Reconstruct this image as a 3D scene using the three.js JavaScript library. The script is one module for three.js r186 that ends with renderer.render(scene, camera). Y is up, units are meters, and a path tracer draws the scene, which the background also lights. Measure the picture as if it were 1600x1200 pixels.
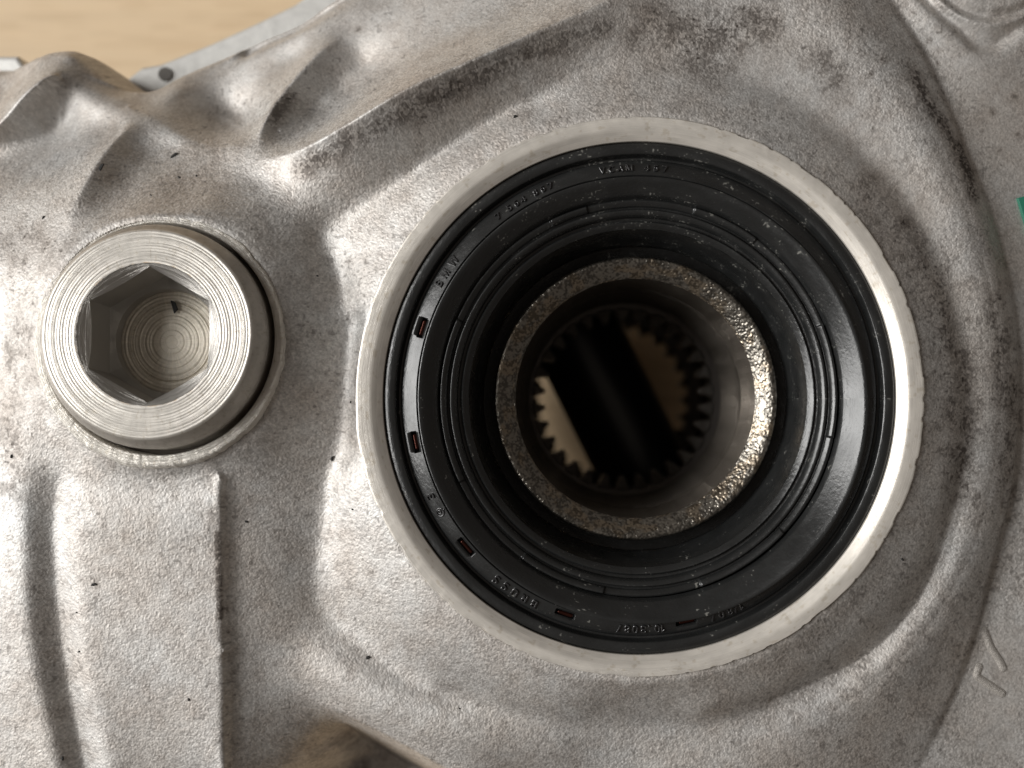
import * as THREE from 'three';
import { mergeGeometries } from 'three/addons/utils/BufferGeometryUtils.js';
import { RoundedBoxGeometry } from 'three/addons/geometries/RoundedBoxGeometry.js';
import { TextGeometry } from 'three/addons/geometries/TextGeometry.js';
import { FontLoader } from 'three/addons/loaders/FontLoader.js';
import { RectAreaLightUniformsLib } from 'three/addons/lights/RectAreaLightUniformsLib.js';

// ------------------------------------------------------------------ camera, light, exposure
// Metres, y up. The seal bore's machined collar lies in the plane y = 0; the phone hangs 150 mm above it, looking down.
const scene = new THREE.Scene();
const EYE = 150;                                                   // mm above the collar
const camera = new THREE.PerspectiveCamera(2 * Math.atan(630 / 2000) * 180 / Math.PI, 1760 / 1260, 0.01, 10);
camera.up.set(0, 0, -1);
camera.position.set(0, EYE / 1000, 0);
camera.lookAt(0, 0, 0);
camera.setViewOffset(1760, 1260, 0, 0, 1600, 1200);
camera.focus = 0.1515; camera.userData.fStop = 15;

const renderer = new THREE.WebGLRenderer({ antialias: true });
renderer.setSize(1024, 768);
renderer.toneMapping = THREE.LinearToneMapping;
renderer.toneMappingExposure = 1.0;
renderer.shadowMap.enabled = true;
scene.background = new THREE.Color().setRGB(0.105, 0.091, 0.079);    // the dim workshop air all round
RectAreaLightUniformsLib.init();
function lampAt([x, y, z], w, h, intensity, [r, g, b], label) {
  const t = new THREE.Group(); t.name = numbered('ceiling_lamp');
  t.position.set(x, y, z); t.lookAt(0.0, 0, 0.0);
  t.userData = { label, category: 'lamp' };
  const tray = new THREE.Mesh(new RoundedBoxGeometry(w + 0.06, h + 0.06, 0.05, 2, 0.01), new THREE.MeshStandardMaterial({ color: 0xdddddd, roughness: 0.6 }));
  tray.name = 'tray'; tray.position.z = -0.03; t.add(tray);
  const glow = new THREE.Mesh(new THREE.PlaneGeometry(w, h), new THREE.MeshStandardMaterial({ color: 0x222222, emissive: new THREE.Color().setRGB(r, g, b), emissiveIntensity: 1.2 }));
  glow.name = 'lamp_diffuser'; glow.position.z = -0.003; t.add(glow);
  const l = new THREE.RectAreaLight(new THREE.Color().setRGB(r, g, b), intensity, w, h);
  l.name = 'panel_light'; l.position.z = 0.004; l.rotation.y = Math.PI; t.add(l);
  scene.add(t);
}
const NAMES = {};
function numbered(n) { const k = NAMES[n] = (NAMES[n] ?? -1) + 1; return k ? `${n}_${String(k).padStart(3, '0')}` : n; }
lampAt([-1.15, 0.78, -0.10], 0.80, 1.10, 8.7, [1, 0.99, 0.97], 'white panel lamp hanging above and to the left, outside the picture');

// ------------------------------------------------------------------ small tools
const S = 40 / 3;                                                  // photo pixels per mm in the collar plane
const P = (px, py, h = 0) => [(px - 880) / S * (EYE - h) / EYE, (py - 630) / S * (EYE - h) / EYE];   // place (mm) of what shows there at height h
let seed = 7; const rnd = () => { seed = (seed * 1664525 + 1013904223) >>> 0; return seed / 4294967296; };
const rr = (a, b) => a + (b - a) * rnd();
const clamp = (x, a = 0, b = 1) => x < a ? a : x > b ? b : x;
const sst = (a, b, x) => { const t = clamp((x - a) / (b - a)); return t * t * (3 - 2 * t); };
const mix = (a, b, t) => a + (b - a) * t;
function hash(i, j, s) { let h = Math.imul(i, 374761393) ^ Math.imul(j, 668265263) ^ Math.imul(s, 1274126177); h = Math.imul(h ^ (h >>> 13), 1274126177); return ((h ^ (h >>> 16)) >>> 0) / 4294967296; }
function vn(x, y, s) {                                             // value noise 0..1
  const i = Math.floor(x), j = Math.floor(y); let u = x - i, v = y - j; u = u * u * (3 - 2 * u); v = v * v * (3 - 2 * v);
  const a = hash(i, j, s), b = hash(i + 1, j, s), c = hash(i, j + 1, s), d = hash(i + 1, j + 1, s);
  return a + (b - a) * u + (c - a) * v + (a - b - c + d) * u * v;
}
const fbm = (x, y, s, o = 4) => { let t = 0, a = 0.5, n = 0; for (let k = 0; k < o; k++) { t += a * vn(x, y, s + k); n += a; a *= 0.5; x = x * 2.03 + 1.7; y = y * 2.03 + 9.2; } return t / n; };
const toS = (c) => 255 * (c <= 0.0031308 ? 12.92 * c : 1.055 * Math.pow(c, 1 / 2.4) - 0.055);
function tex(w, h, fn, srgb, repeat) {                             // fn(i, j) -> [r, g, b] linear 0..1
  const d = new Uint8Array(w * h * 4);
  for (let j = 0; j < h; j++) for (let i = 0; i < w; i++) {
    const c = fn(i, j), k = 4 * (j * w + i);
    for (let q = 0; q < 3; q++) d[k + q] = srgb ? toS(clamp(c[q])) : 255 * clamp(c[q]);
    d[k + 3] = 255;
  }
  return dtex(d, w, h, srgb, repeat);
}
function dtex(d, w, h, srgb, repeat) {
  const t = new THREE.DataTexture(d, w, h, THREE.RGBAFormat);
  t.magFilter = t.minFilter = THREE.LinearFilter; if (srgb) t.colorSpace = THREE.SRGBColorSpace;
  t.wrapS = t.wrapT = repeat ? THREE.RepeatWrapping : THREE.ClampToEdgeWrapping;
  t.needsUpdate = true; return t;
}
const lin = (r, g, b) => new THREE.Color().setRGB(r, g, b);
function thing(name, label, category, group, at = [0, 0, 0]) {     // at in mm
  const o = new THREE.Group(); o.name = numbered(name); o.position.set(at[0] / 1000, at[1] / 1000, at[2] / 1000);
  o.userData = { label, category }; if (group) o.userData.group = group;
  scene.add(o); return o;
}
const PART = new WeakMap();
function part(name, geo, mat, parent, label) {                     // geometry in mm, in the parent's axes
  geo.scale(0.001, 0.001, 0.001);
  const m = new THREE.Mesh(geo, mat); m.castShadow = m.receiveShadow = true;
  let c = PART.get(parent); if (!c) PART.set(parent, c = {});
  const k = c[name] = (c[name] ?? -1) + 1; m.name = k ? `${name}_${String(k).padStart(3, '0')}` : name;
  if (label) m.userData.label = label;
  parent.add(m); return m;
}
// A body of revolution about y, as a grid: profile [[R, h], ...] in mm; bend(theta, i, R, h) -> [R, h]. Sharp corners where a profile point repeats.
function ring(profile, seg, bend, crease = 0.5) {
  const rows = [];
  for (let i = 0; i < profile.length; i++) {                       // split rows at sharp corners
    const p = profile[i], a = profile[i - 1], b = profile[i + 1];
    rows.push(i);
    if (a && b) { const u = [p[0] - a[0], p[1] - a[1]], v = [b[0] - p[0], b[1] - p[1]]; const c = (u[0] * v[0] + u[1] * v[1]) / (Math.hypot(...u) * Math.hypot(...v) + 1e-9); if (c < crease) rows.push(i); }
  }
  const pos = [], uv = [], idx = []; let along = 0;
  for (let r = 0; r < rows.length; r++) {
    const i = rows[r]; if (r && i !== rows[r - 1]) along += Math.hypot(profile[i][0] - profile[i - 1][0], profile[i][1] - profile[i - 1][1]);
    for (let k = 0; k <= seg; k++) {
      const th = 2 * Math.PI * k / seg; let [R, h] = profile[i]; if (bend) [R, h] = bend(k === seg ? 0 : th, i, R, h);
      pos.push(R * Math.cos(th), h, R * Math.sin(th)); uv.push(k / seg, along);
    }
  }
  for (let r = 0; r + 1 < rows.length; r++) if (rows[r] !== rows[r + 1]) for (let k = 0; k < seg; k++) { const a = r * (seg + 1) + k, b = a + seg + 1; idx.push(a, a + 1, b, b, a + 1, b + 1); }
  const g = new THREE.BufferGeometry();
  g.setAttribute('position', new THREE.Float32BufferAttribute(pos, 3)); g.setAttribute('uv', new THREE.Float32BufferAttribute(uv, 2)); g.setIndex(idx);
  g.computeVertexNormals();
  const n = g.attributes.normal;                                   // close the seam
  for (let r = 0; r < rows.length; r++) { const a = r * (seg + 1), b = a + seg; const v = new THREE.Vector3(n.getX(a) + n.getX(b), n.getY(a) + n.getY(b), n.getZ(a) + n.getZ(b)).normalize(); n.setXYZ(a, v.x, v.y, v.z); n.setXYZ(b, v.x, v.y, v.z); }
  return g;
}

// ------------------------------------------------------------------ the housing's relief: a drumhead stretched over measured ridge and valley lines
const X0 = -84, X1 = 74, Z0 = -66, Z1 = 56, CELL = 0.25;
const GW = Math.round((X1 - X0) / CELL) + 1, GH = Math.round((Z1 - Z0) / CELL) + 1;
const fixed = new Uint8Array(GW * GH), hv = new Float32Array(GW * GH), sg = new Float32Array(GW * GH), fc = new Uint16Array(GW * GH);
const VOID = -112;
function setCell(x, z, h, s) {
  const i = Math.round((x - X0) / CELL), j = Math.round((z - Z0) / CELL); if (i < 0 || j < 0 || i >= GW || j >= GH) return;
  const k = j * GW + i; if (!fixed[k]) { fixed[k] = 1; hv[k] = h; sg[k] = s; fc[k] = 1; } else { const n = fc[k]++; hv[k] = (hv[k] * n + h) / (n + 1); sg[k] = (sg[k] * n + s) / (n + 1); }
}
function along(pts, step = 0.1) {                                  // smooth curve through [px, py, h] points -> [x, z, h] in mm
  const q = pts.map(([a, b, h]) => { const [x, z] = P(a, b, h); return new THREE.Vector3(x, h, z); });
  const out = []; const n = q.length;
  for (let i = 0; i + 1 < n; i++) {
    const p0 = q[Math.max(0, i - 1)], p1 = q[i], p2 = q[i + 1], p3 = q[Math.min(n - 1, i + 2)];
    const m = Math.max(2, Math.ceil(p1.distanceTo(p2) / step));
    for (let k = 0; k < m; k++) {
      const t = k / m, t2 = t * t, t3 = t2 * t; const f = (a, b, c, d) => 0.5 * (2 * b + (c - a) * t + (2 * a - 5 * b + 4 * c - d) * t2 + (3 * b - a - 3 * c + d) * t3);
      out.push([f(p0.x, p1.x, p2.x, p3.x), f(p0.z, p1.z, p2.z, p3.z), f(p0.y, p1.y, p2.y, p3.y)]);
    }
  }
  out.push([q[n - 1].x, q[n - 1].z, q[n - 1].y]); return out;
}
function line(s, ...pts) { for (const [x, z, h] of along(pts)) setCell(x, z, h, s); }
function spot(s, ...pts) { for (const [a, b, h] of pts) { const [x, z] = P(a, b, h); for (let i = -1; i <= 1; i++) for (let j = -1; j <= 1; j++) setCell(x + i * CELL, z + j * CELL, h, s); } }
function cliff(s, off, low, ...pts) {                              // a crest line and, off mm to its right-hand side, the foot of the drop
  const c = along(pts);
  for (let i = 0; i < c.length; i++) {
    const a = c[Math.max(0, i - 3)], b = c[Math.min(c.length - 1, i + 3)], l = Math.hypot(b[0] - a[0], b[1] - a[1]) || 1, nx = -(b[1] - a[1]) / l, nz = (b[0] - a[0]) / l;
    setCell(...c[i].slice(0, 2), c[i][2], s);
    const d = typeof low === 'function' ? low(i / c.length) : low;
    setCell(c[i][0] + nx * off, c[i][1] + nz * off, d, s); setCell(c[i][0] + nx * (off + 0.2), c[i][1] + nz * (off + 0.2), d, s);
  }
}
const [CX, CZ] = P(1000, 622, 0);                                  // the bore
const RIM = P(247, 529, 1.2), RIMH = 1.2;                        // the plug's boss
const arc = (cx, cy, r, a0, a1, h0, h1 = h0, n = 24) => Array.from({ length: n + 1 }, (_, i) => { const t = i / n, a = (a0 + (a1 - a0) * t) * Math.PI / 180; return [cx + r * Math.cos(a), cy + r * Math.sin(a), h0 + (h1 - h0) * t]; });
//RELIEF
{
  // bore boss: flat under the collar, then a rounded shoulder
  for (let r = 31; r <= 33.6; r += 0.12) for (let a = 0; a < 720; a++) setCell(CX + r * Math.cos(a * Math.PI / 360), CZ + r * Math.sin(a * Math.PI / 360), -0.45, 0.3);
  line(0.8, ...arc(1000, 622, 503, -112, -30, -2.4, -2.2), ...arc(1000, 622, 500, -28, 30, -2.2, -2.5), ...arc(1000, 622, 500, 32, 80, -2.7, -3.0));
  line(0.9, [985, 98, -3.3], [1100, 106, -3.3], [1215, 150, -3.2], [1300, 206, -3.2], [1400, 312, -3.3], [1470, 440, -3.5], [1506, 600, -4.0], [1510, 700, -4.4]);
  line(0.45, [1510, 700, -4.4], [1490, 785, -5.4], [1442, 922, -6.2], [1352, 1022, -6.7], [1200, 1094, -6.6]);
  line(0.9, [1200, 1094, -6.6], [1100, 1120, -6.2], [980, 1126, -5.6], [880, 1125, -5.2], [780, 1108, -5.0], [675, 1076, -5.4], [600, 1036, -5.8], [520, 968, -6.2], [495, 940, -6.0], [492, 900, -5.4], [508, 800, -4.8], [530, 720, -4.3]);
  line(0.8, [530, 720, -4.3], [548, 650, -3.7], [555, 590, -3.5], [556, 540, -3.5], [550, 490, -3.7], [536, 445, -4.1], [514, 400, -4.4], [498, 372, -4.6], [522, 348, -4.4], [568, 318, -4.0], [630, 280, -3.7], [700, 236, -3.6], [780, 186, -3.4], [860, 142, -3.3], [985, 100, -3.1]);
  line(1.2, ...arc(1000, 622, 486, 100, 166, -1.75, -1.75)); line(1.0, ...arc(1000, 622, 478, 196, 248, -1.6, -1.6));
  // the big arc ridge on the right and the drop behind it
  line(1.5, [1200, -60, -4.2], [1290, 0, -3.2], [1360, 72, -2.6], [1432, 165, -2.2], [1486, 265, -2.1], [1528, 370, -2.4], [1556, 480, -2.9], [1566, 600, -3.5], [1558, 720, -4.2], [1536, 820, -4.8], [1500, 905, -5.1], [1444, 992, -5.2], [1362, 1072, -5.3], [1262, 1136, -5.6], [1160, 1185, -5.9], [1040, 1225, -6.2], [900, 1270, -8]);
  cliff(0.3, -0.6, (t) => -6.5 - 3.9 * sst(0.3, 0.75, t), [1370, -30, -6.6], [1405, 28, -5.8], [1445, 90, -5.2], [1503, 222, -5.0], [1548, 340, -5.2], [1580, 465, -5.6], [1592, 600, -6.2], [1584, 750, -7.0], [1550, 885, -8.0], [1524, 985, -8.8], [1492, 1075, -9.4], [1440, 1180, -10], [1390, 1260, -11]);
  line(2, [1640, -100, -7.6], [1700, 300, -7.4], [1720, 700, -8.6], [1700, 1300, -11]); line(2, [1590, 1060, -10.2], [1560, 1260, -11.4]);
  // lug with a round cover, top right
  cliff(0.5, -0.8, -7.2, [1405, -40, -5.6], [1450, 10, -5.6], [1497, 52, -5.6], [1518, 74, -5.6], [1543, 82, -5.6], [1570, 74, -5.6], [1612, 44, -5.6], [1680, 10, -5.6]);
  line(0.25, ...arc(1552, -80, 117, 20, 160, -5.5)); line(0.3, ...arc(1552, -80, 105, 15, 165, -6.5)); line(0.3, ...arc(1552, -80, 94, 15, 165, -5.4)); line(0.6, ...arc(1552, -80, 70, 15, 165, -5.3)); spot(1, [1552, -60, -5.3]);
  // rib running up to the right, with the slope behind it falling to the flange
  line(0.3, [404, 250, -5.4], [440, 243, -3.4], [480, 228, -0.8], [560, 182, 2.2], [640, 135, 2.8], [740, 92, 2.0], [840, 48, 0.2], [930, 12, -1.6], [1010, -30, -3.6]);
  line(1.1, [420, 290, -4.6], [440, 285, -3.6], [520, 243, -0.8], [610, 196, 1.0], [700, 149, 0.8], [800, 105, -0.4], [900, 68, -1.9], [1000, 42, -3.0], [1120, 24, -4.0]);
  line(1.5, [445, 210, -12.4], [500, 190, -13.2], [570, 142, -12.2], [660, 92, -9.6], [760, 46, -8.2], [850, 0, -8.4]);
  line(2, [660, 20, -13.2], [760, -40, -12.4], [900, -80, -12.4]);
  spot(1.2, [500, 172, -15.2], [540, 140, -15.8], [575, 105, -16.4]); 
  line(1.2, [380, 84, -21], [470, 42, -19], [560, 4, -17]);
  // fin in the pocket
  line(0.35, [404, 248, -5.4], [408, 205, -7.4], [420, 175, -8.4], [450, 135, -10.4], [490, 90, -13.0], [520, 66, -15.0], [536, 60, -16]);
  line(1, [425, 125, -18], [470, 85, -19]);
  // pocket left of the fin: falls from its left edge to a hollow, then climbs to the fin
  line(0.8, [200, 136, -19.5], [228, 170, -15.2], [255, 160, -15.6], [282, 136, -17.5]);
  line(1.5, [290, 152, -17.6], [330, 170, -19.8], [360, 190, -21], [382, 204, -20.6]); line(1.4, [388, 168, -19.6], [400, 194, -16]);
  // ridge from the left edge over the lobe to the rib
  line(0.4, [-40, 225, -12], [0, 190, -12], [30, 155, -11.6], [60, 126, -11.6], [84, 113, -13]);
  line(1.2, [84, 113, -13], [102, 126, -15.6]); 
  line(1.2, [116, 146, -15.4], [150, 148, -14.6], [195, 165, -13.4]); line(0.6, [195, 165, -13.4], [230, 178, -12.4], [270, 205, -10.8], [330, 228, -9.0], [372, 226, -7.4], [404, 248, -5.4]);
  line(1.3, [98, 142, -16.8], [104, 188, -18], [88, 220, -17.4], [0, 234, -16.6], [-40, 240, -16.6]);
  spot(1.2, [150, 195, -14.8], [180, 210, -13.2]);
  // silhouette against the table
  cliff(0.3, -1.0, VOID, [-40, 98, -32], [-10, 100, -31], [22, 100, -29.5], [36, 92, -28], [60, 78, -22.5], [85, 70, -20.5], [112, 69, -20], [142, 80, -20], [170, 102, -20.5], [200, 122, -21], [226, 133, -21.5], [248, 130, -22.5], [272, 112, -23], [330, 84, -23.5], [400, 52, -23.5], [470, 20, -22], [505, -4, -21.5], [600, -60, -21], [760, -140, -20]);
  spot(0.6, [38, 120, -22], [22, 136, -24], [62, 98, -18.5], [110, 85, -17]); spot(1, [0, 150, -25], [-30, 150, -26]);
  // fin above the plug
  line(0.45, [104, 345, -1.4], [130, 290, -3.2], [162, 238, -6.0], [190, 206, -9.0], [212, 192, -11.6]);
  spot(1, [165, 315, -4.2], [200, 272, -8.2], [222, 232, -11.0], [188, 300, -6.0]); spot(1.4, [60, 300, -6.6], [0, 300, -9], [110, 250, -10.6], [40, 262, -12.6]);
  spot(1.4, [262, 244, -10.6], [300, 285, -6.6], [350, 275, -6.4], [395, 300, -4.8]);
  // plug boss
  for (let r = 13; r <= 14.6; r += 0.12) for (let a = 0; a < 720; a++) setCell(RIM[0] + r * Math.cos(a * Math.PI / 360), RIM[1] + r * Math.sin(a * Math.PI / 360), RIMH - 0.5, 0.3);
  line(0.8, ...arc(250, 530, 210, -75, 60, 0.6, 0.6)); line(1.0, ...arc(250, 530, 258, -58, 38, -1.9, -1.9));
  line(1, ...arc(247, 529, 215, 120, 235, -0.4, -0.8)); spot(1.5, [-20, 420, -3.4], [-20, 600, -2.8], [20, 500, -1.8]);
  // pillar under the plug: outer bead, groove, face, right edge and flank
  line(0.7, [44, 640, -0.6], [38, 760, -1.2], [40, 900, -1.9], [48, 1000, -2.4], [66, 1090, -3.1], [98, 1220, -4.2]);
  line(1, [-60, 700, -3.0], [-60, 1250, -6.0]); line(1, [8, 740, -1.8], [6, 900, -2.6], [14, 1050, -3.5], [40, 1200, -5.0]);
  line(0.6, [92, 745, -1.8], [86, 800, -3.0], [86, 880, -3.8], [93, 960, -4.5], [107, 1060, -5.2], [130, 1180, -6.4], [142, 1250, -7.0]);
  line(0.7, [116, 770, -1.0], [117, 870, -1.8], [124, 970, -2.5], [140, 1070, -3.3], [168, 1220, -4.6]);
  line(1.2, [120, 738, -0.7], [200, 754, -0.9], [260, 758, -0.9], [320, 746, -0.7]);
  line(1.4, [130, 800, -0.6], [220, 812, -0.5], [320, 806, -0.5]);
  line(0.25, [338, 735, -0.2], [344, 790, -0.3], [346, 850, -0.9], [347, 950, -1.7], [348, 1060, -2.6], [352, 1230, -4.2]);
  line(0.7, [354, 728, -1.0], [360, 850, -2.4], [363, 950, -3.4], [365, 1060, -4.6], [370, 1230, -6.6]);
  line(0.2, [338, 738, -0.3], [343, 748, 0.3], [347, 758, -0.4], [344, 770, 0.0]); line(0.2, [345, 1005, -2.2], [348, 1018, -1.7], [344, 1030, -2.4], [349, 1044, -2.3]);
  line(1.6, [410, 760, -2.3], [420, 860, -3.1], [420, 960, -4.1], [408, 1060, -5.2], [397, 1150, -6.2], [392, 1240, -7.2]);
  // tongue below and the opening beside it
  line(1.4, [460, 1008, -5.6], [530, 1054, -4.5], [620, 1102, -4.1], [740, 1146, -4.2], [880, 1174, -4.9]);
  line(0.3, [500, 1099, -6.4], [528, 1112, -6.1], [560, 1128, -5.9], [600, 1148, -5.8], [640, 1170, -5.8], [690, 1198, -5.9], [760, 1240, -6.2]);
  line(0.3, [533, 1126, -15], [556, 1144, -26], [598, 1169, -32], [640, 1192, -34], [690, 1218, -34], [750, 1252, -34]);
  line(1, [560, 1240, -38], [640, 1260, -40]); spot(1.2, [450, 1120, -7.4], [480, 1160, -8.8], [440, 1200, -8.4], [505, 1200, -11], [515, 1140, -11]); spot(0.5, [548, 1158, -26], [565, 1188, -34]);
}
//END RELIEF
function solve(val, mask, iters) {                                 // coarse to fine relaxation of the drumhead
  const levels = [{ w: GW, h: GH, v: val, m: mask }];
  while (levels[levels.length - 1].w > 24) {
    const L = levels[levels.length - 1], w = Math.ceil(L.w / 2), h = Math.ceil(L.h / 2), v = new Float32Array(w * h), m = new Uint8Array(w * h), c = new Uint8Array(w * h);
    for (let j = 0; j < L.h; j++) for (let i = 0; i < L.w; i++) if (L.m[j * L.w + i]) { const k = (j >> 1) * w + (i >> 1); v[k] += L.v[j * L.w + i]; c[k]++; }
    for (let k = 0; k < w * h; k++) if (c[k]) { v[k] /= c[k]; m[k] = 1; }
    levels.push({ w, h, v, m });
  }
  for (let l = levels.length - 1; l >= 0; l--) {
    const { w, h, v, m } = levels[l], up = levels[l + 1];
    if (up) { for (let j = 0; j < h; j++) for (let i = 0; i < w; i++) if (!m[j * w + i]) { const x = Math.min(up.w - 1, i / 2), y = Math.min(up.h - 1, j / 2), a = x | 0, b = y | 0, a1 = Math.min(a + 1, up.w - 1), b1 = Math.min(b + 1, up.h - 1), u = x - a, t = y - b; v[j * w + i] = mix(mix(up.v[b * up.w + a], up.v[b * up.w + a1], u), mix(up.v[b1 * up.w + a], up.v[b1 * up.w + a1], u), t); } }
    else { let s = 0, n = 0; for (let k = 0; k < w * h; k++) if (m[k]) { s += v[k]; n++; } for (let k = 0; k < w * h; k++) if (!m[k]) v[k] = s / n; }
    const n = up ? iters : 400, om = 1.6;
    for (let it = 0; it < n; it++) for (let j = 0; j < h; j++) { const jm = (j ? j - 1 : 1) * w, jp = (j < h - 1 ? j + 1 : h - 2) * w, j0 = j * w; for (let i = 0; i < w; i++) { const k = j0 + i; if (m[k]) continue; const e = (v[j0 + (i ? i - 1 : 1)] + v[j0 + (i < w - 1 ? i + 1 : w - 2)] + v[jm + i] + v[jp + i]) / 4; v[k] += om * (e - v[k]); } }
  }
}
solve(hv, fixed, 60); solve(sg, fixed, 25);
function blur(src, sigma) {                                        // three box passes
  const r = Math.max(1, Math.round(sigma / CELL)); let a = Float32Array.from(src), b = new Float32Array(src.length);
  for (let p = 0; p < 3; p++) {
    for (let j = 0; j < GH; j++) { let s = 0; const o = j * GW, g = (i) => a[o + (i < 0 ? 0 : i >= GW ? GW - 1 : i)]; for (let i = -r; i <= r; i++) s += g(i); for (let i = 0; i < GW; i++) { b[o + i] = s / (2 * r + 1); s += g(i + r + 1) - g(i - r); } }
    for (let i = 0; i < GW; i++) { let s = 0; const g = (j) => b[(j < 0 ? 0 : j >= GH ? GH - 1 : j) * GW + i]; for (let j = -r; j <= r; j++) s += g(j); for (let j = 0; j < GH; j++) { a[j * GW + i] = s / (2 * r + 1); s += g(j + r + 1) - g(j - r); } }
  }
  return a;
}
const HF = new Float32Array(GW * GH);
{ const SIG = [0, 0.3, 0.75, 1.5], B = [hv, blur(hv, 0.25), blur(hv, 0.75), blur(hv, 1.5)];
  for (let k = 0; k < GW * GH; k++) { const s = clamp(sg[k], 0.1, 1.499); let n = 0; while (s > SIG[n + 1]) n++; HF[k] = mix(B[n][k], B[n + 1][k], (s - SIG[n]) / (SIG[n + 1] - SIG[n])); } }
function H(x, z) {                                                 // cubic look-up of the relief, mm
  const fx = clamp((x - X0) / CELL, 1, GW - 3), fz = clamp((z - Z0) / CELL, 1, GH - 3), i = fx | 0, j = fz | 0, u = fx - i, v = fz - j;
  const w = (t) => [((-t + 2) * t - 1) * t / 2, ((3 * t - 5) * t * t + 2) / 2, ((-3 * t + 4) * t + 1) * t / 2, (t - 1) * t * t / 2];
  const a = w(u), b = w(v); let s = 0; for (let q = 0; q < 4; q++) { const o = (j + q - 1) * GW + i - 1; s += b[q] * (a[0] * HF[o] + a[1] * HF[o + 1] + a[2] * HF[o + 2] + a[3] * HF[o + 3]); } return s;
}
function onRelief(px, py) { let h = -8; for (let k = 0; k < 12; k++) { const [x, z] = P(px, py, h); h = mix(h, H(x, z), 0.7); } const [x, z] = P(px, py, h); return [x, h, z]; }

// ------------------------------------------------------------------ what the cast surface is made of: grain, grime, polish (maps laid on from above, in mm)
const TW = 2048, TH = Math.round(TW * (Z1 - Z0) / (X1 - X0));
const MS = 0.25, MW = GW, MH = GH, grime = new Float32Array(MW * MH), clean = new Float32Array(MW * MH), smooth = new Float32Array(MW * MH);
function splat(m, rpx, k, ...pts) {                                // a soft patch of stuff along photographed places
  const r = rpx / S, c = pts.length > 1 ? along(pts.map(([a, b]) => { const o = onRelief(a, b); return [a, b, o[1]]; }), r / 3) : pts.map(([a, b]) => { const o = onRelief(a, b); return [o[0], o[2]]; });
  for (const [x, z] of c) { const i0 = Math.max(0, Math.floor((x - r - X0) / MS)), i1 = Math.min(MW - 1, Math.ceil((x + r - X0) / MS)), j0 = Math.max(0, Math.floor((z - r - Z0) / MS)), j1 = Math.min(MH - 1, Math.ceil((z + r - Z0) / MS));
    for (let j = j0; j <= j1; j++) for (let i = i0; i <= i1; i++) { const d = Math.hypot(X0 + i * MS - x, Z0 + j * MS - z) / r; if (d < 1) { const v = k * (1 - d * d) ** 2; if (v > m[j * MW + i]) m[j * MW + i] = v; } } }
}
splat(grime, 34, 1, [470, 262], [560, 215], [640, 170], [740, 122], [840, 80], [940, 45]);
 splat(grime, 80, 0.95, [1030, 40], [1090, 60], [1180, 40]); splat(grime, 60, 0.8, [1000, 60], [1120, 100]);
splat(grime, 26, 1, [1425, 110], [1445, 150], [1482, 210], [1510, 262], [1520, 300]); splat(grime, 22, 1.1, [1497, 228], [1515, 275]);
splat(grime, 55, 0.75, [1290, 100], [1300, 125]); splat(grime, 70, 0.75, [1370, 300], [1440, 400], [1480, 520], [1500, 650], [1500, 760]);
splat(grime, 50, 0.7, [1555, 480], [1575, 620], [1570, 760]);
splat(grime, 50, 0.7, [700, 1070]); splat(grime, 22, 0.9, [425, 190], [450, 150]);
splat(grime, 60, 0.55, [100, 380], [30, 380]); splat(grime, 60, 0.5, [30, 520], [20, 760]);
for (const [a, b, r] of [[1296, 128, 16], [1425, 21, 9], [1453, 63, 8], [1466, 100, 6], [1500, 123, 5], [1360, 118, 8], [1380, 95, 9], [1312, 128, 7], [1560, 235, 9], [1585, 150, 8], [560, 47, 9], [1590, 210, 6], [1551, 175, 9], [1535, 205, 5]]) splat(grime, r * 1.2, 0.95, [a, b]);
 
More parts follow.
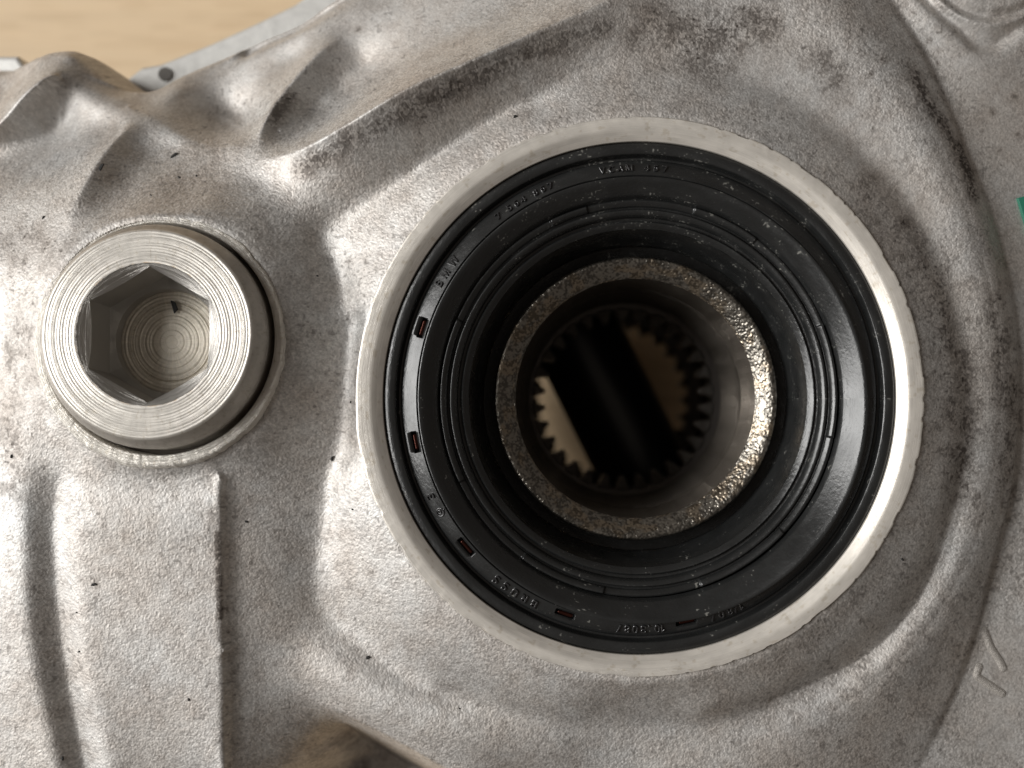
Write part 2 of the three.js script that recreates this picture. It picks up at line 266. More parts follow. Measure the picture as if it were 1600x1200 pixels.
splat(grime, 8, 1.6, [339, 835], [342, 900], [343, 965]);    
splat(smooth, 160, 1, [700, 20], [560, 40], [400, 100]); splat(smooth, 130, 1, [1500, 40], [1590, 200], [1640, 500]); splat(smooth, 150, 1, [100, 180], [300, 150]);
splat(smooth, 90, 0.8, [1200, 110], [1330, 200], [1430, 340]); splat(smooth, 70, 0.8, [1590, 1000], [1560, 1150]);
const msk = (m, x, z) => { const fx = clamp((x - X0) / MS, 0, MW - 1.01), fz = clamp((z - Z0) / MS, 0, MH - 1.01), i = fx | 0, j = fz | 0, u = fx - i, v = fz - j, k = j * MW + i; return mix(mix(m[k], m[k + 1], u), mix(m[k + MW], m[k + MW + 1], u), v); };
const cC = new Uint8Array(TW * TH * 4), cR = new Uint8Array(TW * TH * 4), cB = new Uint8Array(TW * TH * 4);
for (let j = 0; j < TH; j++) for (let i = 0; i < TW; i++) {
  const x = X0 + (X1 - X0) * (i + 0.5) / TW, z = Z0 + (Z1 - Z0) * (j + 0.5) / TH, k = 4 * (j * TW + i);
  const wx = x + 0.25 * vn(x * 3, z * 3, 61), wz = z + 0.25 * vn(x * 3, z * 3, 62);
  const g1 = vn(wx * 4.2, wz * 4.2, 1), g2 = vn(x * 7.0 + 3, z * 7.0, 2), g3 = vn(x * 10, z * 10, 3);
  const grain = 0.42 * g1 + 0.40 * g2 + 0.18 * g3;                  // blasted skin, about 0.3 mm
  const big = fbm(x * 0.11, z * 0.11, 11, 4), mid = fbm(x * 0.7, z * 0.7, 21, 3), hue = fbm(x * 0.16 + 5, z * 0.16, 31, 3);
  const gr = msk(grime, x, z), cl = msk(clean, x, z), sm = msk(smooth, x, z);
  const speck = (1 - 0.6 * sm) * sst(0.60, 0.74, vn(wx * 3.4, wz * 3.4, 41) * 0.6 + mid * 0.5 + 0.10 * (gr - 0.5)) ;
  const film = clamp(0.40 + 0.65 * (big - 0.5) + 0.5 * (mid - 0.5) - 0.38 * cl + 0.25 * gr);
  const dirt = clamp(gr * 1.0) * sst(0.44 - 0.12 * Math.max(0, gr - 1), 0.56, 0.6 * g1 + 0.40 * mid + 0.10 * (gr - 0.6)) + (0.30 + 0.30 * sst(5, 40, x)) * speck * (1 - 0.5 * cl) + 0.6 * sst(0.80, 0.90, vn(x * 2.3, z * 2.3, 44)) * sst(0.5, 0.62, fbm(x * 0.3, z * 0.3, 46, 2));
  let r = 0.70, g = 0.69, b = 0.672;
  r = mix(r, 0.45, film); g = mix(g, 0.40, film); b = mix(b, 0.358, film);
    const warm = (hue - 0.5) * 0.05; r *= 1 + warm; b *= 1 - warm;
  const fl = 0.56 + 0.88 * mix(0.5, g1 * 0.3 + g2 * 0.4 + g3 * 0.3, 1 - 0.45 * sm) ; r *= fl; g *= fl; b *= fl;
  const dd = clamp(dirt * 0.6); r = mix(r, 0.10, dd); g = mix(g, 0.085, dd); b = mix(b, 0.075, dd);
  cC[k] = toS(r); cC[k + 1] = toS(g); cC[k + 2] = toS(b); cC[k + 3] = 255;
  const ro = clamp(0.625 + 0.08 * film + 0.14 * dd + 0.14 * (g2 - 0.5)); cR[k] = cR[k + 1] = cR[k + 2] = 255 * ro; cR[k + 3] = 255;
  const bu = clamp(0.5 + (grain - 0.5) * mix(0.95, 0.35, sm) * (0.7 + 0.6 * mid) + 0.05 * (mid - 0.5)); cB[k] = cB[k + 1] = cB[k + 2] = 255 * bu; cB[k + 3] = 255;
}
const castMap = dtex(cC, TW, TH, true), castRough = dtex(cR, TW, TH), castBump = dtex(cB, TW, TH);
const castMat = new THREE.MeshStandardMaterial({ map: castMap, roughnessMap: castRough, bumpMap: castBump, bumpScale: 0.00008, metalness: 0.86, roughness: 1, color: 0xffffff });

// ------------------------------------------------------------------ gearbox housing
const housing = thing('gearbox_housing', 'grey cast aluminium gearbox housing with ribs and a machined bore, filling the picture', 'gearbox housing');
{ // cast body
  const step = 0.16, nx = Math.round((X1 - X0) / step), nz = Math.round((Z1 - Z0) / step);
  const pos = new Float32Array((nx + 1) * (nz + 1) * 3), nor = new Float32Array(pos.length), uv = new Float32Array((nx + 1) * (nz + 1) * 2);
  for (let j = 0; j <= nz; j++) for (let i = 0; i <= nx; i++) { const x = X0 + i * step, z = Z0 + j * step, k = j * (nx + 1) + i; pos[3 * k] = x; pos[3 * k + 1] = H(x, z); pos[3 * k + 2] = z; uv[2 * k] = (x - X0) / (X1 - X0); uv[2 * k + 1] = (z - Z0) / (Z1 - Z0); }
  const hh = (i, j) => pos[3 * (clamp(j, 0, nz) * (nx + 1) + clamp(i, 0, nx)) + 1];
  for (let j = 0; j <= nz; j++) for (let i = 0; i <= nx; i++) { const a = (hh(i - 1, j) - hh(i + 1, j)) / (2 * step), b = (hh(i, j - 1) - hh(i, j + 1)) / (2 * step), l = Math.hypot(a, b, 1), k = 3 * (j * (nx + 1) + i); nor[k] = a / l; nor[k + 1] = 1 / l; nor[k + 2] = b / l; }
  const idx = [];
  for (let j = 0; j < nz; j++) for (let i = 0; i < nx; i++) {
    const a = j * (nx + 1) + i, b = a + 1, c = a + nx + 1, d = c + 1, x = pos[3 * a], z = pos[3 * a + 2];
    if (Math.hypot(x - CX, z - CZ) < 32.4 || Math.hypot(x - RIM[0], z - RIM[1]) < 14.0) continue;
    if (Math.max(pos[3 * a + 1], pos[3 * b + 1], pos[3 * c + 1], pos[3 * d + 1]) < VOID + 8) continue;
    idx.push(a, c, b, b, c, d);
  }
  const g = new THREE.BufferGeometry(); g.setAttribute('position', new THREE.BufferAttribute(pos, 3)); g.setAttribute('normal', new THREE.BufferAttribute(nor, 3)); g.setAttribute('uv', new THREE.BufferAttribute(uv, 2)); g.setIndex(idx);
  part('cast_body', g, castMat, housing);
}
const glitter0 = tex(256, 256, (i, j) => { const v = vn(i * 0.3, j * 0.3, 95); return [v, v, v]; }, false, true);
// turned metal: fine circular tool marks (u round the axis, v in mm along the profile)
const turnBump = tex(512, 256, (i, j) => { const v = 0.55 * vn(j * 0.31, 3.3, 5) + 0.25 * vn(i * 0.05, j * 0.6, 6) + 0.2 * vn(i * 0.3, j * 0.3, 7); return [v, v, v]; }, false, true);
const turnMap = tex(1024, 256, (i, j) => { const x = i * 0.2, y = j * 0.0156, n = fbm(x * 0.5, y * 0.9, 81, 4), s = sst(0.66, 0.80, fbm(x * 1.6, y * 1.6, 85, 3)), w = 0.88 + 0.30 * (n - 0.5) - 0.13 * s + 0.10 * (vn(i * 0.02, j * 0.42, 9) - 0.5) + 0.06 * (vn(i * 0.06, j * 0.8, 10) - 0.5); return [0.79 * w, 0.765 * w * (1 - 0.03 * s), 0.73 * w * (1 - 0.08 * s)]; }, true, true);
const turned = (color, rough, bump, rep = [6, 0.5], metal = 0.85) => { const b = turnBump.clone(), m = turnMap.clone(); b.repeat.set(rep[0], rep[1]); m.repeat.set(1, 0.25); b.needsUpdate = m.needsUpdate = true; return new THREE.MeshStandardMaterial({ color, map: m, bumpMap: b, bumpScale: bump, roughness: rough, metalness: metal }); };
{ // machined collar round the bore, its outer edge ragged where the cut runs out into the cast skin
  const ragged = (th) => 0.24 * (fbm(th * 9 + 3, 1, 51, 3) - 0.5) + 0.25 * (vn(th * 40, 2, 52) > 0.78 ? -0.6 : 0) - 0.85 * Math.max(0, Math.sin(th)) ** 2 - 0.50 * Math.max(0, -Math.sin(th)) ** 2;
  const g = ring([[30.25, -16], [30.25, -0.9], [30.3, -0.68], [31.35, -0.12], [31.6, -0.05], [31.8, -0.01], [32.4, 0.0], [33.1, 0.0], [33.35, -0.03], [33.42, -0.12], [33.5, -0.5], [33.6, -1.4]], 720, (th, i, R, h) => [i >= 6 ? R + ragged(th) * (i - 5) / 6 * 1.6 : R, h + (i >= 7 ? 0.05 * (vn(th * 60, i, 53) - 0.5) : 0)]);
  g.translate(CX, 0, CZ); part('seal_collar', g, turned(lin(1.10, 1.07, 1.02), 0.40, 0.000012, [3, 0.5], 0.5), housing);
}
{ // machined rim of the plug's boss
  const rg = (th) => 0.4 * (fbm(th * 5, 4, 55, 3) - 0.5) + 0.3 * (fbm(th * 21, 2, 56, 4) - 0.5);
  const g = ring([[13.55, -8], [13.55, -0.25], [13.7, -0.02], [13.95, 0.0], [14.35, -0.02], [14.6, -0.18], [14.75, -1.2]], 540, (th, i, R, h) => { const wide = 0.45 * Math.max(0, Math.cos(th - 1.9)) - 0.25 * Math.max(0, Math.cos(th + 2.4)); return [i >= 3 ? R + (rg(th) + wide) * (i - 2) / 4 : R, h + (i >= 2 ? 0.26 * (fbm(th * 26 + i * 3.1, i * 1.7, 57, 4) - 0.5) : 0)]; });
  const o = part('boss_rim', g, turned(lin(1.25, 1.23, 1.18), 0.40, 0.00012, [6, 0.5], 0.4), housing); o.position.set(RIM[0] / 1000, RIMH / 1000, RIM[1] / 1000); o.rotation.set(-0.04, 0, 0.02);
}
part('plug_seat', (() => { const g = ring([[14.2, -4.2], [13.5, -3.6], [12.4, -3.6], [12.4, -5]], 180); g.translate(RIM[0], RIMH, RIM[1]); return g; })(), new THREE.MeshStandardMaterial({ color: lin(0.16, 0.14, 0.12), metalness: 0.6, roughness: 0.6 }), housing);
const flangeMap = tex(256, 256, (i, j) => { const n = fbm(i * 0.06, j * 0.06, 97, 4), k = 0.74 + 0.22 * (n - 0.5); return [k, k * 0.99, k * 0.965]; }, true, true); flangeMap.repeat.set(0.07, 0.07);
const silver = new THREE.MeshStandardMaterial({ map: flangeMap, color: lin(0.88, 0.88, 0.87), metalness: 0.5, roughness: 0.5, bumpMap: flangeMap, bumpScale: 0.00005 });
{ // mating flange glimpsed behind the body
  const pts = [[180, 150], [205, 122], [222, 109], [250, 104], [330, 72], [400, 40], [462, 10], [490, -10], [600, -70], [640, -40], [520, 20], [400, 80], [300, 130]].map(([a, b]) => P(a, b, -36));
  const sh = new THREE.Shape(); pts.forEach(([x, z], i) => i ? sh.lineTo(x, -z) : sh.moveTo(x, -z));
  const g = new THREE.ExtrudeGeometry(sh, { depth: 7, bevelEnabled: true, bevelThickness: 0.5, bevelSize: 0.5, bevelSegments: 3 }); g.rotateX(-Math.PI / 2); g.translate(0, -44, 0);
  part('mating_flange', g, silver, housing);
  const q = [[-60, 94], [24, 94], [34, 108], [40, 150], [-60, 190]].map(([a, b]) => P(a, b, -34));
  const s2 = new THREE.Shape(); q.forEach(([x, z], i) => i ? s2.lineTo(x, -z) : s2.moveTo(x, -z));
  const g2 = new THREE.ExtrudeGeometry(s2, { depth: 7, bevelEnabled: true, bevelThickness: 0.6, bevelSize: 0.6, bevelSegments: 3 }); g2.rotateX(-Math.PI / 2); g2.translate(0, -41.5, 0);
  part('mating_flange', g2, silver, housing);
  const [bx, bz] = P(257, 115, -36), g4 = new THREE.CylinderGeometry(1.0, 1.0, 6, 32); g4.translate(bx, -39.2, bz); part('dowel_pin', g4, new THREE.MeshStandardMaterial({ color: lin(0.12, 0.11, 0.10), roughness: 0.6, metalness: 0.3 }), housing);
}
{ // cast characters on the plate behind the ridge, half hidden
  for (const pts of [[[1538, 985], [1549, 1012], [1562, 1032], [1568, 1044]], [[1530, 1042], [1526, 1056], [1540, 1066], [1566, 1083]]]) {
    const v = pts.map(([a, b]) => { const o = onRelief(a, b); return new THREE.Vector3(o[0], o[1] - 0.42, o[2]); });
    const g = new THREE.TubeGeometry(new THREE.CatmullRomCurve3(v, false, 'catmullrom', 0.2), 40, 0.66, 16); const e0 = new THREE.SphereGeometry(0.66, 20, 14), e1 = e0.clone(); e0.translate(...v[0].toArray()); e1.translate(...v[v.length - 1].toArray());
    part('cast_mark', mergeGeometries([g, e0, e1]), new THREE.MeshStandardMaterial({ color: lin(0.50, 0.47, 0.435), metalness: 0.75, roughness: 0.66, bumpMap: glitter0, bumpScale: 0.00006 }), housing);
  }
}

// ------------------------------------------------------------------ plug with a hexagon socket
const plug = (() => {
  const [x, z] = P(230, 522, 5.4);
  const t = thing('filler_plug', 'round steel screw plug with a hexagon socket, on the left of the bore', 'screw plug', null, [x, 5.4, z]);
  t.rotation.set(-0.05, 0, 0.0);
  const face = [];
  for (let k = 0; k <= 110; k++) { const R = 8.15 + (11.75 - 8.15) * k / 110; face.push([R, (0.013 * Math.sin(R * 2 * Math.PI / 0.33) + 0.010 * Math.sin(R * 2 * Math.PI / 0.9 + 1) + 0.016 * (hash(k, 3, 8) - 0.5))]); }
  const body = ring([...face, [11.88, -0.06], [11.98, -0.18]], 360, (th, i, R, h) => i > 109 ? [R, h] : [i < 6 ? R + (6 - i) / 6 * 0.18 * (fbm(th * 12, 1, 71, 2) - 0.5) : R, h + 0.012 * (fbm(th * 10, i * 0.06, 72, 3) - 0.5)], 0.8);
  const steel = turned(lin(1.0, 0.98, 0.94), 0.38, 0.000008, [4, 0.6], 0.6);
  part('plug_face', body, steel, t);
  part('plug_flank', ring([[11.98, -0.18], [12.5, -1.1], [12.85, -2.0], [12.95, -2.4], [12.95, -9]], 240), turned(lin(0.75, 0.73, 0.70), 0.45, 0.00004, [4, 0.6], 0.8), t);
  const HEX = 7.75, hexR = (th) => { const a = ((th + Math.PI / 6 * 0) % (Math.PI / 3) + Math.PI / 3) % (Math.PI / 3); return HEX * Math.cos(Math.PI / 6) / Math.cos(a - Math.PI / 6); };
  const turnH = Math.PI / 2;                                       // a corner points up in the picture
  const sock = ring([[8.15, -0.02], [8.05, -0.1], [7.7, -0.3], [7.7, -7.0], [6.2, -7.6], [6.1, -9.6]], 360, (th, i, R, h) => { const hr = Math.min(hexR(th + turnH), 8.1); if (i === 2) return [hr, -0.1 - (8.1 - hr) * 0.75]; if (i === 3) return [hr, h]; return [R, h]; }, 0.9);
  part('hex_socket', sock, new THREE.MeshStandardMaterial({ color: lin(0.50, 0.48, 0.45), metalness: 1.0, roughness: 0.42, bumpMap: turnBump, bumpScale: 0.00006 }), t);
  const fl = []; for (let k = 0; k <= 120; k++) { const R = 0.03 + 6.1 * k / 120; fl.push([R, -9.2 + 0.02 * Math.sin(R * 2 * Math.PI / 0.42) + 0.03 * Math.sin(R * 2 * Math.PI / 0.9) - (Math.abs(R - 4.75) < 0.09 ? 0.18 : 0) + (R > 4.8 ? 0.06 : 0) + 0.04 * (hash(k, 5, 9) - 0.5)]); }
  part('socket_floor', ring(fl, 240, null, -2), turned(lin(1.0, 0.95, 0.85), 0.40, 0.00003, [4, 0.6], 0.4), t);
  return t;
})();

// ------------------------------------------------------------------ oil seal
const polar = (a, b) => Math.atan2(b - 622, a - 1000);
const rubMap = tex(2048, 256, (i, j) => {                          // black rubber with grit and dried oil; grit thicker up and to the right
  const th = i / 2048 * 2 * Math.PI, up = Math.max(0, Math.cos(th + 1.0)), x = i / 12.5, y = j / 20, n = vn(x * 4.2, y * 4.2, 3), m = fbm(x * 0.45, y * 0.8, 13, 3);
  const d = sst(0.90 - 0.10 * up, 0.99, n * 0.7 + m * 0.5 - 0.06) * 0.4 + 0.02 * up * sst(0.52, 0.72, m) * n; const b = 0.012 + 0.008 * m;
  return [b + d * 0.42, b * 1.03 + d * 0.41, b * 1.03 + d * 0.37];
}, true, true);
const rubBump = tex(1024, 256, (i, j) => { const v = 0.5 * fbm(i * 0.2, j * 0.22, 23, 3) + 0.12 * vn(i * 0.012, j * 0.5, 24) + 0.25 * Math.max(0, vn(i * 0.7, j * 0.7, 25) - 0.75) * 4; return [v, v, v]; }, false, true);
const rubRough = tex(1024, 128, (i, j) => { const v = 0.28 + 0.30 * (fbm(i * 0.05, j * 0.1, 33, 4) - 0.4); return [v, v, v]; }, false, true);
rubMap.repeat.set(1, 0.08); rubBump.repeat.set(2, 0.1); rubRough.repeat.set(1, 0.08);
const rubber = new THREE.MeshPhysicalMaterial({ map: rubMap, bumpMap: rubBump, bumpScale: 0.00005, roughnessMap: rubRough, roughness: 1, metalness: 0, clearcoat: 0.4, clearcoatRoughness: 0.25 });
const gloss = new THREE.MeshPhysicalMaterial({ color: lin(0.02, 0.02, 0.021), roughness: 0.22, clearcoat: 1, clearcoatRoughness: 0.12 });
const seal = thing('oil_seal', 'black rubber oil seal ring with moulded lettering, pressed into the machined bore', 'oil seal', null, [CX, 0, CZ]);
const SLOTS = [[655, 510], [652, 690], [735, 850], [887, 950], [1072, 962]].map(([a, b]) => polar(a, b));
for (const th of [-160, -130, -100, -68, -38, 20, 48]) SLOTS.push(th * Math.PI / 180 + 0.0 * th);
const FACE = [[28.05, -1.62], [27.35, -1.30], [27.3, -1.28], [26.75, -1.02], [26.68, -0.99], [26.3, -0.86]];
const faceH = (R) => -0.86 - (R - 26.3) * 0.43;
{
  const slotIn = (th, a, b) => SLOTS.slice(0, 5).some((s) => { let d = th - s; d = Math.atan2(Math.sin(d), Math.cos(d)); return Math.abs(d) < 0.043; });
  const pro = [[30.24, -3], [30.22, -1.2], [30.0, -1.0], [29.5, -0.9], [28.95, -0.95], [28.75, -1.15], [28.68, -1.9], [28.5, -2.15], [28.28, -2.15], [28.12, -1.75], [28.0, -1.6], [27.36, faceH(27.36)], [27.34, faceH(27.34)], [26.66, faceH(26.66)], [26.64, faceH(26.64)], [26.35, -0.87], [26.2, -0.95], [26.05, -1.35]];
  part('outer_ring', ring(pro, 1440, (th, i, R, h) => {
    if (i === 12 || i === 13) { if (slotIn(th)) h -= 0.9; }
    const lr = Math.max(0, Math.cos(th - 0.75)) ** 2; if (i >= 11) { R += 0.0 * lr; }
    return [R, h + 0.015 * (vn(th * 30, i, 91) - 0.5)];
  }, 0.6), rubber, seal);
  // dust lip: stands a little proud and off centre towards the lower right
  part('dust_lip', ring([[26.05, -1.35], [26.0, -1.0], [26.12, -0.8], [25.95, -0.72], [25.6, -0.85], [25.2, -1.15], [24.2, -1.95], [23.95, -2.4], [23.75, -2.9]], 720, (th, i, R, h) => { const k = Math.max(0, Math.cos(th - 0.62)) ** 1.5; return i < 6 ? [R + 0.95 * k, h + 0.55 * k] : [R + 0.2 * k, h]; }, 0.6), rubber, seal);
  const notch = (th) => [[3.55, 4.25], [4.45, 5.0], [5.35, 5.9], [0.2, 0.75], [1.25, 1.75], [2.2, 2.7]].some(([a, b]) => th > a && th < b);
  part('inner_ring', ring([[23.75, -2.9], [23.68, -2.55], [23.55, -2.45], [23.35, -2.5], [22.95, -2.75], [22.85, -3.3], [22.62, -3.4], [22.55, -3.0], [22.42, -2.92], [22.2, -3.0], [21.75, -3.3], [21.65, -4.1], [21.35, -4.2], [21.25, -3.85], [21.1, -3.75], [20.85, -3.85], [20.4, -4.3]], 1080, (th, i, R, h) => [R, h - (notch(th) && i >= 1 && i <= 4 ? 0.28 : 0) + 0.012 * (vn(th * 40, i, 92) - 0.5)], 0.6), rubber, seal);
  part('sealing_lip', ring([[20.4, -4.3], [20.1, -5.4], [19.6, -7.4], [19.1, -9.4], [18.95, -10.2], [19.2, -10.9], [20.0, -13], [20.2, -14.5], [17.7, -15], [17.7, -15.6], [30.1, -15.7]], 720, (th, i, R, h) => [R + 0.08 * (vn(th * 12, i, 93) - 0.5), h]), rubber, seal);
  const red = new THREE.MeshStandardMaterial({ color: lin(0.06, 0.018, 0.012), metalness: 0.8, roughness: 0.25 });
  for (const s of SLOTS.slice(0, 5)) {
    const g = new THREE.CapsuleGeometry(0.26, 1.5, 6, 16); g.rotateX(Math.PI / 2);
    const m = new THREE.Matrix4().makeRotationY(-s); g.translate(27.0, faceH(27) - 0.62, 0); g.applyMatrix4(m); part('slot_spring', g, red, seal, 'reddish brown metal showing in a slot of the seal');
  }
  // moulded letters, tops outward, reading clockwise
  const font = await new FontLoader().loadAsync('fonts/droid/droid_sans_regular.typeface.json');
  const write = (text, a, size, gap, R = 26.82) => {
    const gs = []; let th = a;
    for (const c of text) {
      if (c !== ' ') {
        const g = new TextGeometry(c, { font, size, depth: 0.14, curveSegments: 4, bevelEnabled: true, bevelThickness: 0.09, bevelSize: 0.05, bevelSegments: 2 });
        g.computeBoundingBox(); g.translate(-(g.boundingBox.min.x + g.boundingBox.max.x) / 2, 0, 0);
        g.rotateX(-Math.PI / 2);                                   // letter top to -z, thickness up
        g.rotateX(-0.405);                                         // lies on the sloping face: its top is the lower side
        g.translate(0, faceH(R) + 0.0, -R);                        // at the top of the ring
        g.rotateY(-(th + Math.PI / 2)); gs.push(g);
      }
      th += gap / R * (c === ' ' ? 0.7 : 'MW'.includes(c) ? 1.25 : '1/.'.includes(c) ? 0.7 : 1);
    }
    part('lettering', mergeGeometries(gs.map((g) => g.index ? g.toNonIndexed() : g)), gloss, seal);
  };
  write('BMW', polar(686, 442) , 0.95, 1.35);
  write('7 564 867', polar(778, 336), 0.78, 0.95);
  write('VCAM 457', polar(942, 266), 0.78, 1.05);
  write('BRUSS', polar(842, 930) , 1.0, 1.3);
  write('10.308/', polar(1036, 973), 0.95, 0.95);
  write('1/80/', polar(1158, 944), 0.95, 1.05);
  write('3', polar(690, 768), 0.95, 1.2);
  { const a = polar(686, 802), gs = []; const o = new THREE.TorusGeometry(0.48, 0.09, 8, 28); o.rotateX(Math.PI / 2); const b = new THREE.TorusGeometry(0.2, 0.08, 8, 20); b.rotateX(Math.PI / 2); b.translate(0.05, 0, 0.08); const s = new THREE.SphereGeometry(0.12, 10, 8); s.translate(-0.62, 0, 0.1); for (const g of [o, b, s]) { g.rotateZ(-0.4); g.translate(27.1, faceH(27.1) + 0.05, 0); g.rotateY(-a); gs.push(g); } part('round_mark', mergeGeometries(gs), gloss, seal); }
}

// ------------------------------------------------------------------ steel sleeve and what shows inside the bore
const glitter = tex(1024, 256, (i, j) => { const x = i / 19.7, y = j / 32, v = 0.6 * Math.pow(vn(x * 4.5, y * 4.5, 15), 2) + 0.4 * vn(x * 2.2, y * 2.2, 16); return [v, v, v]; }, false, true);
const sleeveMap = tex(1024, 256, (i, j) => { const th = i / 1024 * Math.PI, x = i / 19.7, y = j / 32, n = fbm(x * 1.4, y * 1.4, 17, 4), s = vn(x * 5, y * 5, 18), rust = sst(0.5, 0.66, fbm(x * 0.5, y * 0.9, 19, 3)); const d = mix(1, 0.42, sst(0.40, 0.62, 0.5 * n + 0.5 * s)); return [0.33 * d + 0.05 * rust * d, 0.31 * d + 0.015 * rust * d, 0.28 * d - 0.02 * rust * d]; }, true, true);
glitter.repeat.set(2, 0.125); sleeveMap.repeat.set(2, 0.125);
const sleeve = thing('drive_sleeve', 'speckled oily steel sleeve deep inside the black oil seal', 'sleeve', null, [CX, 0, CZ]);
part('sleeve_face', ring([[17.6, -30], [17.6, -9.2], [17.5, -8.8], [17.3, -8.6], [16.9, -8.65], [16.0, -9.0], [14.95, -9.8]], 540, (th, i, R, h) => [R, h]), new THREE.MeshStandardMaterial({ map: sleeveMap, bumpMap: glitter, bumpScale: 0.00009, metalness: 0.9, roughness: 0.30, color: lin(0.82, 0.80, 0.77) }), sleeve);
part('sleeve_bore', ring([[14.95, -9.8], [14.9, -10.0], [14.72, -13], [14.6, -20]], 360), turned(lin(0.24, 0.215, 0.19), 0.32, 0.0001, [3, 3]), sleeve);  // darkened like a shaded tube: the shade is in the colour
part('bearing_shoulder', ring([[14.6, -20], [14.4, -20.4], [14.2, -22], [13.9, -36]], 360), turned(lin(0.20, 0.18, 0.16), 0.4, 0.0001, [3, 3]), sleeve);  // shade deeper down the bore put into this colour too
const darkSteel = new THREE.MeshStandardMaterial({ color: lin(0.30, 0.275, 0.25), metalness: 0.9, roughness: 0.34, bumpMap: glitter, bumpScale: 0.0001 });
const litSteel = new THREE.MeshStandardMaterial({ color: lin(0.62, 0.57, 0.52), metalness: 0.8, roughness: 0.35, bumpMap: glitter, bumpScale: 0.0001 });  // steel made paler so the near teeth look lit; light put into colour
const shadedSteel = new THREE.MeshStandardMaterial({ color: lin(0.20, 0.18, 0.165), metalness: 0.8, roughness: 0.45 });  // gear ring darker than its teeth: shade of the bore put into the colour
function splined(label, h, R, n, depth, darkSteel, len) {
  const t = thing('side_gear', label, 'gear', 'splined gears inside the bore', [CX, h, CZ]);
  part('gear_ring', ring([[R + 3.2, -depth], [R + 3.2, 0], [R + 0.7, 0], [R + 0.7, -depth]], 180), shadedSteel, t);
  const sh = new THREE.Shape(); sh.moveTo(-0.95, 0); sh.lineTo(-0.25, -len); sh.lineTo(0.25, -len); sh.lineTo(0.95, 0); sh.closePath();
  const base = new THREE.ExtrudeGeometry(sh, { depth: depth - 0.3, bevelEnabled: true, bevelThickness: 0.15, bevelSize: 0.12, bevelSegments: 2 }); base.rotateX(Math.PI / 2); base.translate(0, -0.15, R + 0.9);
  // after the turn the tooth points towards the axis along -z
  for (let k = 0; k < n; k++) { const g = base.clone(); g.rotateY(2 * Math.PI * k / n); part('tooth', g, darkSteel, t); }
  return t;
}
splined('nearer splined steel gear seen down the bore, its teeth coloured paler as if lit', -43, 12.9, 30, 7, litSteel, 1.8);
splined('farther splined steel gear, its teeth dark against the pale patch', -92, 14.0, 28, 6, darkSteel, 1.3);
{
  const c = thing('added_gear_case', 'dark steel casing added round the gears to keep side light out of the bore', 'casing', null, [CX, 0, CZ]);
  part('case_wall', ring([[13.9, -36], [17, -37], [19, -40], [19, -92], [17.6, -97], [17.6, -104], [22, -104], [22, -36]], 180), new THREE.MeshStandardMaterial({ color: lin(0.20, 0.18, 0.165), metalness: 0.8, roughness: 0.5 }), c);  // closed tube added, and lengthened downwards, to block side light
  const a = P(868, 620, -69), b = P(940, 764, -69), e = P(995.5, 558.5, -69), f = P(1069, 695, -69);
  const dx = b[0] - a[0], dz = b[1] - a[1], l = Math.hypot(dx, dz), nx = -dz / l, nz = dx / l, w = Math.abs((e[0] - a[0]) * nx + (e[1] - a[1]) * nz);
  const mid = [(a[0] + b[0] + e[0] + f[0]) / 4, (a[1] + b[1] + e[1] + f[1]) / 4];
  const s = thing('cross_shaft', 'glossy black shaft crossing the bore behind the near gear', 'shaft', null, [mid[0], -69, mid[1]]);
  const g = new THREE.CylinderGeometry(w / 2, w / 2, 37, 96); g.rotateX(Math.PI / 2); g.rotateY(Math.atan2(dx, dz)); part('shaft_body', g, new THREE.MeshStandardMaterial({ color: lin(0.05, 0.05, 0.05), metalness: 0.6, roughness: 0.28 }), s);
}

// ------------------------------------------------------------------ loose bits
const black = new THREE.MeshStandardMaterial({ color: lin(0.012, 0.011, 0.010), roughness: 0.7 });
function chip(px, py, len, wid, turn, label, at) {
  const [x, y, z] = at ?? onRelief(px, py); const t = new THREE.Mesh(); const g = new RoundedBoxGeometry(len, 0.22, wid, 2, 0.07); const p = g.attributes.position; for (let k = 0; k < p.count; k++) p.setX(k, p.getX(k) * (1 + 0.3 * (p.getZ(k) > 0 ? 1 : -0.5))); g.scale(0.001, 0.001, 0.001); g.computeVertexNormals();
  t.geometry = g; t.material = black; t.name = numbered('black_chip'); t.position.set(x / 1000, (y + 0.12) / 1000, z / 1000); t.rotation.y = turn; t.userData = { label, category: 'chip', group: 'black chips lying about' }; t.castShadow = true; scene.add(t);
}
{ const [fx, fz] = P(273, 479, -3.6); chip(0, 0, 1.25, 0.55, -1.3, 'black chip lying on the floor of the hexagon socket', [fx, -3.65, fz]); }
chip(272, 243, 0.95, 0.3, 0.7, 'thin black chip on the bright slope above the screw plug');
chip(158, 262, 0.9, 0.35, 1.1, 'black chip on the small fin at the upper left of the screw plug');
chip(147, 913, 0.5, 0.3, 0.2, 'tiny black chip on the left of the flat face below the screw plug');
chip(575, 1027, 0.45, 0.35, 0.4, 'black chip low between the screw plug and the bore');
chip(519, 716, 0.5, 0.25, 1.2, 'black chip in the hollow left of the machined collar');
chip(805, 182, 0.4, 0.3, 0.4, 'tiny black chip just above the top of the collar');
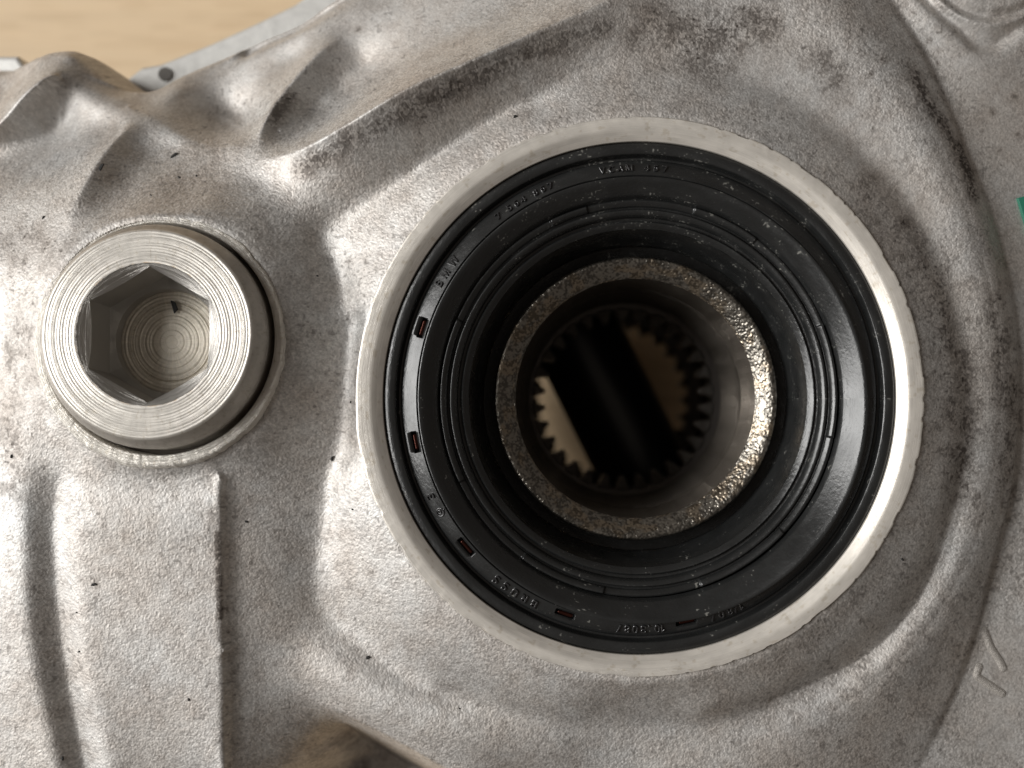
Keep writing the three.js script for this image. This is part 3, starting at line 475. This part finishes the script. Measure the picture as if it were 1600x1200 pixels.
{ const gs = []; const spots = [[551, 796], [385, 815], [718, 1107], [124, 1018], [120, 957], [98, 1185], [295, 1093], [1410, 874], [18, 713], [280, 277], [307, 275], [236, 305], [68, 340], [496, 431], [548, 628]]; for (const [a, b] of spots) { const o = onRelief(a, b); const g = new THREE.IcosahedronGeometry(rr(0.1, 0.2), 1); g.scale(1.4, 0.7, 0.8); g.rotateY(rr(0, 3)); g.translate(o[0], o[1] + 0.05, o[2]); gs.push(g); }
  const g = mergeGeometries(gs); g.scale(0.001, 0.001, 0.001); const m = new THREE.Mesh(g, black); m.name = 'black_specks'; m.userData = { label: 'scattered black specks of dirt on the cast housing', category: 'dirt', kind: 'stuff' }; scene.add(m); }
{ const o = P(1615, 330, -7), t = thing('green_tag', 'piece of green plastic at the right edge, above the middle', 'plastic tag', null, [o[0], -7.0, o[1]]);
  const q = [[1589, 312], [1606, 308], [1650, 330], [1650, 400], [1606, 368]].map(([a, b]) => P(a, b, -7).map((v, k) => v - o[k])); const sh = new THREE.Shape(); q.forEach(([x, z], i) => i ? sh.lineTo(x, -z) : sh.moveTo(x, -z));
  const g = new THREE.ExtrudeGeometry(sh, { depth: 0.5, bevelEnabled: true, bevelThickness: 0.15, bevelSize: 0.15, bevelSegments: 2 }); g.rotateX(-Math.PI / 2); part('tag_body', g, new THREE.MeshStandardMaterial({ color: lin(0.03, 0.20, 0.13), roughness: 0.45 }), t); }

// ------------------------------------------------------------------ the wooden table underneath
{
  const woodMap = tex(1024, 1024, (i, j) => { const x = i / 1024, y = j / 1024, w = fbm(x * 6, y * 90, 101, 4), p = sst(0.55, 0.75, vn(x * 40, y * 420, 105)), l = fbm(x * 2, y * 14, 108, 3); const k = 0.92 + 0.16 * (w - 0.5) + 0.12 * (l - 0.5) - 0.07 * p; return [0.77 * k, 0.585 * k - 0.01 * p, 0.375 * k - 0.015 * p]; }, true, true);
  woodMap.repeat.set(4, 4);
  const g = new RoundedBoxGeometry(1.0, 0.03, 1.0, 3, 0.004); g.translate(0, -0.015, 0);
  const uv = g.attributes.uv, p = g.attributes.position; for (let k = 0; k < p.count; k++) uv.setXY(k, p.getX(k), p.getZ(k));
  const m = new THREE.Mesh(g, new THREE.MeshStandardMaterial({ map: woodMap, roughness: 0.55 })); m.name = 'table_top'; m.position.y = -0.11; m.receiveShadow = true;
  m.userData = { kind: 'structure', label: 'pale wooden table top under the housing', category: 'table' }; scene.add(m);
}
renderer.render(scene, camera);
